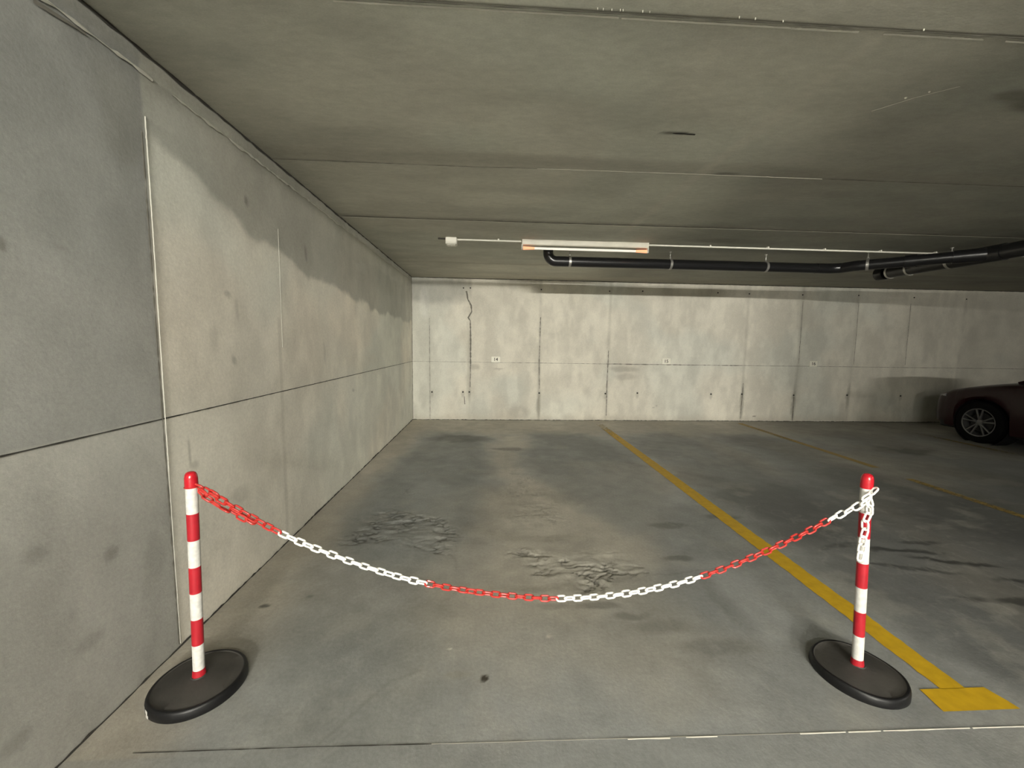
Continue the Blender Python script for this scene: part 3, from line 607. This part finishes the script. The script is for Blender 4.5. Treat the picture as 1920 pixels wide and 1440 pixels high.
# ------------------------------------------------------------------ chain
CR = nmat('chain_red', (.46, .028, .022), .35, coat=.3); CW = nmat('chain_white', (.93, .92, .87), .30, coat=.3)
def link_mesh(mat):
    g = MB(); a, b = .0100, .0108; pts = []
    for s in (1, -1):
        for k in range(9):
            q = -math.pi/2+math.pi*k/8 if s > 0 else math.pi/2+math.pi*k/8
            pts.append((s*a+b*math.cos(q), b*math.sin(q), 0))
    g.tube(pts, .0040, 10, closed=True, up=(0, 0, 1)); o = g.build('link', mat); me = o.data; bpy.data.objects.remove(o); return me
LR, LW = link_mesh(CR), link_mesh(CW)
chain = empty('plastic_chain', (.3, 1.58, .38)); tag(chain, 'red and white plastic chain hung between the two striped posts', 'chain')
def link(p, d, roll, me, ref=(0, -1, 0)):
    o = bpy.data.objects.new('link', me); COL.objects.link(o); o.parent = chain
    d = Vector(d).normalized(); n = Vector(ref); n = (n-d*n.dot(d)).normalized(); n = Matrix.Rotation(roll, 3, d) @ n
    m = Matrix.Identity(4); yv = n.cross(d)
    for i in range(3): m[i][0] = d[i]; m[i][1] = yv[i]; m[i][2] = n[i]
    m.translation = Vector(p)-chain.location; o.matrix_local = m
    if me is LR: o['label'] = 'red link'
    else: o['label'] = 'white link'
    return o
raw = [(-1.172, .872), (-1.148, .864), (-.958, .739), (-.814, .653), (-.604, .563), (-.432, .499), (-.257, .449), (-.035, .408), (.19, .382), (.315, .377), (.531, .389), (.737, .424), (.901, .468), (1.101, .546), (1.281, .631), (1.433, .712), (1.546, .790), (1.588, .822)]
X_ = np.array([p[0] for p in raw]); Z_ = np.array([p[1] for p in raw])
xs = np.linspace(X_[0], X_[-1], 4000); zz = np.interp(xs, X_, Z_); k = np.ones(301)/301; zs = np.convolve(np.pad(zz, 150, mode='reflect', reflect_type='odd'), k, 'valid')
zs[:200] = zz[:200]*np.linspace(1, 0, 200)+zs[:200]*np.linspace(0, 1, 200)
ds = np.concatenate([[0], np.cumsum(np.hypot(np.diff(xs), np.diff(zs)))]); Lt = ds[-1]
pitch = .0345; nl = int(Lt/pitch); pitch = Lt/nl
for i in range(nl):
    s = (i+.5)*pitch; x = np.interp(s, ds, xs); z = np.interp(s, ds, zs); x1 = np.interp(s+.01, ds, xs); z1 = np.interp(s+.01, ds, zs); x0 = np.interp(s-.01, ds, xs); z0 = np.interp(s-.01, ds, zs)
    y = PL[1]+(PR[1]-PL[1])*(x-PL[0])/(PR[0]-PL[0]) - .03*max(0, (x-1.45)/.15)
    me = LR if (x < -.83 or -.255 < x < .30 or .895 < x < 1.435) else LW
    roll = (.58 if i % 2 == 0 else .58+math.pi/2)+random.uniform(-.20, .20)+.10*math.sin(i*.5)
    link((x, y, z), (x1-x0, 0, z1-z0), roll, me)
# doubled-back red links knotted near the left post
for p, d, ro in [((-1.135, 1.598, .842), (1, -.1, -.9), .2), ((-1.112, 1.590, .822), (1, .1, -.75), 1.6), ((-1.098, 1.606, .836), (1, -.1, -.6), .4), ((-1.082, 1.588, .800), (1, 0, -.7), .7),
                 ((-1.066, 1.604, .806), (1, .2, -.8), 1.9), ((-1.050, 1.590, .776), (1, -.1, -.55), 1.2), ((-1.018, 1.600, .764), (1, .1, -.7), .3), ((-.985, 1.589, .742), (1, 0, -.55), .1), ((-.955, 1.596, .727), (1, 0, -.7), 1.7)]:
    link(p, d, ro, LR)
# last white links wrapped round the right post and hanging down
xr = lambda z: PR[0]-.056*z
for p, d, ro, rf in [((1.612, 1.532, .826), (.9, -.05, .62), .3, (0, -1, 0)), ((1.640, 1.528, .850), (.8, .1, .75), 1.45, (0, -1, 0)),
                     ((1.628, 1.5335, .800), (.35, 0, -.9), .2, (0, -1, 0)), ((1.632, 1.532, .768), (.1, .0, -1), 1.3, (0, -1, 0)),
                     ((1.625, 1.531, .735), (-.35, 0, -1), .1, (0, -1, 0)), ((1.618, 1.530, .700), (.1, 0, -1), 1.2, (0, -1, 0)),
                     ((1.617, 1.530, .665), (-.2, 0, -1), .2, (0, -1, 0)), ((1.610, 1.530, .630), (-.1, 0, -1), 1.3, (0, -1, 0)),
                     ((1.607, 1.530, .596), (-.1, 0, -1), .6, (0, -1, 0)), ((1.603, 1.530, .561), (-.05, 0, -1), .1, (0, -1, 0))]:
    p = (p[0]*(p[1]/PR[1])-(.011-.010*min(1, max(0, (.72-p[2])/.14))), p[1], 1.45-(1.45-p[2])*(p[1]/PR[1])); link(p, d, ro, LW, rf)
# red loop clamped beneath the left cap
g = MB(); cx = .0243*.868; pts = [(PL[0]+cx+.0235*math.cos(q), PL[1]+.0235*math.sin(q), .8655) for q in [2*math.pi*i/20 for i in range(20)]]
g.tube([Vector(p)-chain.location for p in pts], .0022, 8, closed=True, up=(0, 0, 1)); g.build('end_loop', CR, chain)

# ------------------------------------------------------------------ dark red car parked nose to the wall
PAINT = nmat('car_paint', (.014, .0008, .002), .35, spec=.25, coat=.12); GLASS = nmat('car_glass', (.006, .006, .007), .06, spec=.6); TYRE = nmat('tyre', (.004, .004, .004), .9, spec=.08)
RIMM = nmat('alloy', (.13, .13, .13), .35, .5); CHROME = nmat('chrome_trim', (.75, .75, .75), .2, .9); BLK = nmat('black_trim', (.008, .008, .008), .7); LENSM = nmat('headlamp', (.25, .25, .27), .12, spec=.7); REDL = nmat('tail_lens', (.25, .01, .01), .2)
car = empty('car', (8.58, 4.50, 0)); tag(car, 'dark red car with multi-spoke alloy wheels parked nose to the back wall', 'car')
# local: +y nose; half width .90; nose at 2.2, tail at -2.25
S = [2.20, 2.12, 1.98, 1.80, 1.60, 1.33, 1.10, .80, .45, .1, -.3, -.8, -1.1, -1.33, -1.6, -1.85, -2.1, -2.22]
HW = dict(zip(S, [.45, .66, .79, .85, .875, .89, .895, .90, .90, .90, .90, .90, .90, .895, .88, .86, .80, .62]))
TOP = dict(zip(S, [.60, .68, .745, .80, .85, .905, .945, .985, 1.0, 1.0, 1.0, 1.01, 1.02, 1.03, 1.03, 1.02, .98, .80]))
WY = (1.32, -1.33); WR = .375
def sill(s):
    z = .20 if abs(s) < 1.9 else .24
    for w in WY:
        d = abs(s-w)
        if d < WR: z = max(z, .325+math.sqrt(WR*WR-d*d))
    return z
SS = sorted(set(np.round(np.concatenate([np.linspace(2.2, -2.22, 90), [w+WR*math.cos(a) for w in WY for a in np.linspace(0, math.pi, 25)]]), 4)), reverse=True)
def itp(d, s): ks = sorted(d); return float(np.interp(s, ks, [d[k] for k in ks]))
g = MB(); NP = 0; rows = []
for s in SS:
    w = itp(HW, s); tz = itp(TOP, s); z0 = min(sill(s), tz-.10); tt = [0, .3, .6, .85, 1.0]
    half = [(w*.965, z0), (w*1.0, z0+(tz-.09-z0)*.35), (w*1.0, z0+(tz-.09-z0)*.7), (w*.985, tz-.07), (w*.955, tz-.025), (w*.90, tz), (w*.6, tz+.035), (w*.25, tz+.05), (0, tz+.052)]
    row = [(x, s, z) for x, z in half]+[(-x, s, z) for x, z in half[-2::-1]]; rows.append(row); NP = len(row)
vs = [p for r_ in rows for p in r_]; fs = [(i*NP+k, i*NP+k+1, (i+1)*NP+k+1, (i+1)*NP+k) for i in range(len(rows)-1) for k in range(NP-1)]
g.add(vs, fs, 0, True); g.add(rows[0], [tuple(range(NP))], 0); g.add(rows[-1], [tuple(range(NP))[::-1]], 0); g.build('body', PAINT, car)
# greenhouse
GS = [(.98, .975, .80, .0), (.45, 1.22, .70, 1), (.05, 1.38, .64, 1), (-.5, 1.42, .63, 1), (-1.1, 1.39, .62, 1), (-1.6, 1.25, .62, 1), (-2.0, 1.04, .68, 1)]
g = MB(); rows = []
for s in np.linspace(.98, -2.0, 30):
    ys = [a[0] for a in GS][::-1]; rz = float(np.interp(s, ys, [a[1] for a in GS][::-1])); rw = float(np.interp(s, ys, [a[2] for a in GS][::-1])); bz = itp(TOP, s)-.02; bw = itp(HW, s)*.93
    rz = max(rz, bz+.01); rows.append([(bw, s, bz), ((bw+rw)/2+.015, s, (bz+rz)/2), (rw, s, rz), (-rw, s, rz), (-(bw+rw)/2-.015, s, (bz+rz)/2), (-bw, s, bz)])
vs = [p for r_ in rows for p in r_]; g.add(vs, [(i*6+k, i*6+k+1, i*6+k+7, i*6+k+6) for i in range(len(rows)-1) for k in range(5)], 0, True); g.add(rows[0], [tuple(range(6))]); g.add(rows[-1], [tuple(range(6))[::-1]])
g.build('windows', GLASS, car)
g = MB(); rr = []
for s in np.linspace(.12, -1.45, 16):
    ys = [a[0] for a in GS][::-1]; rz = float(np.interp(s, ys, [a[1] for a in GS][::-1])); rw = float(np.interp(s, ys, [a[2] for a in GS][::-1]))
    rr.append([(rw+.02, s, rz-.02), (rw-.02, s, rz+.015), (rw*.5, s, rz+.04), (0, s, rz+.048), (-rw*.5, s, rz+.04), (-rw+.02, s, rz+.015), (-rw-.02, s, rz-.02)])
g.add([p for r_ in rr for p in r_], [(i*7+k, i*7+k+1, i*7+k+8, i*7+k+7) for i in range(15) for k in range(6)], 0, True); g.build('roof', PAINT, car)
for s in (-1, 1):
    g = MB(); g.tube([(s*.82, .95, .985), (s*.68, .45, 1.225), (s*.63, .08, 1.38)], .022, 8); g.build('pillar', PAINT, car)
    g = MB(); g.tube([(s*.862, .78, 1.0), (s*.868, .2, 1.008), (s*.868, -1.2, 1.02)], .008, 8); g.build('window_trim', CHROME, car)
    g = MB(); g.tube([(s*.95, .62, 1.03), (s*1.02, .60, 1.06), (s*1.03, .58, 1.08)], [.05, .075, .05], 12); g.tube([(s*.86, .6, 1.02), (s*.96, .6, 1.04)], .02, 8); g.build('mirror', PAINT, car)
    g = MB(); g.tube([(s*.60, 2.06, .64), (s*.72, 1.98, .67), (s*.80, 1.86, .70)], [.03, .05, .03], 12); g.build('headlamp', LENSM, car)
    g = MB(); g.tube([(s*.60, -2.17, .85), (s*.76, -2.08, .87), (s*.84, -1.93, .89)], [.03, .05, .03], 12); g.build('tail_lamp', REDL, car)
g = MB(); g.box((-.5, 2.12, .30), (.5, 2.215, .50)); b = g.build('grille', BLK, car); bv = b.modifiers.new('b', 'BEVEL'); bv.width = .02; bv.segments = 2
g = MB(); g.box((-.80, -2.0, .16), (.80, 1.95, .30)); b = g.build('underbody', BLK, car); bv = b.modifiers.new('b', 'BEVEL'); bv.width = .03
def wheel(x, y):
    s = 1 if x > 0 else -1
    g = MB(); prof = [(.205, -.10), (.225, -.108), (.29, -.112), (.318, -.095), (.327, -.06), (.327, .06), (.318, .095), (.29, .112), (.225, .108), (.205, .10)]
    g.lathe(prof, (0, 0, 0), 48, axis='x'); t = g.build('wheel', TYRE, car); t.location = (x-s*.115, y, .327)
    g = MB(); g.lathe([(.218, s*.106), (.222, s*.112), (.207, s*.108), (.200, s*.07), (.200, -s*.08)], (0, 0, 0), 48, axis='x')
    g.lathe([(.0005, s*.092), (.03, s*.094), (.048, s*.088), (.052, s*.06)], (0, 0, 0), 24, axis='x')
    for k in range(5):
        for dlt in (-.20, .20):
            a = 2*math.pi*k/5+.3+dlt; c1, s1 = math.cos(a), math.sin(a); a0 = 2*math.pi*k/5+.3+dlt*.6; c0, s0 = math.cos(a0), math.sin(a0)
            g.tube([(s*.085, .04*c0, .04*s0), (s*.094, .12*c1, .12*s1), (s*.100, .206*c1, .206*s1)], [.014, .012, .013], 8)
    g.build('rim', RIMM, t)
    g = MB(); g.tube([(-.06*s, 0, 0), (.045*s, 0, 0)], .15, 24); g.build('brake_disc', BLK, t)
for x in (-.90, .90):
    for y in WY: wheel(x, y)
for w in WY:
    for s in (-1, 1): g = MB(); g.lathe([(WR-.01, s*.86), (WR-.01, s*.60), (.0005, s*.60)], (0, w, .325), 32, axis='x'); g.build('wheel_well', BLK, car)
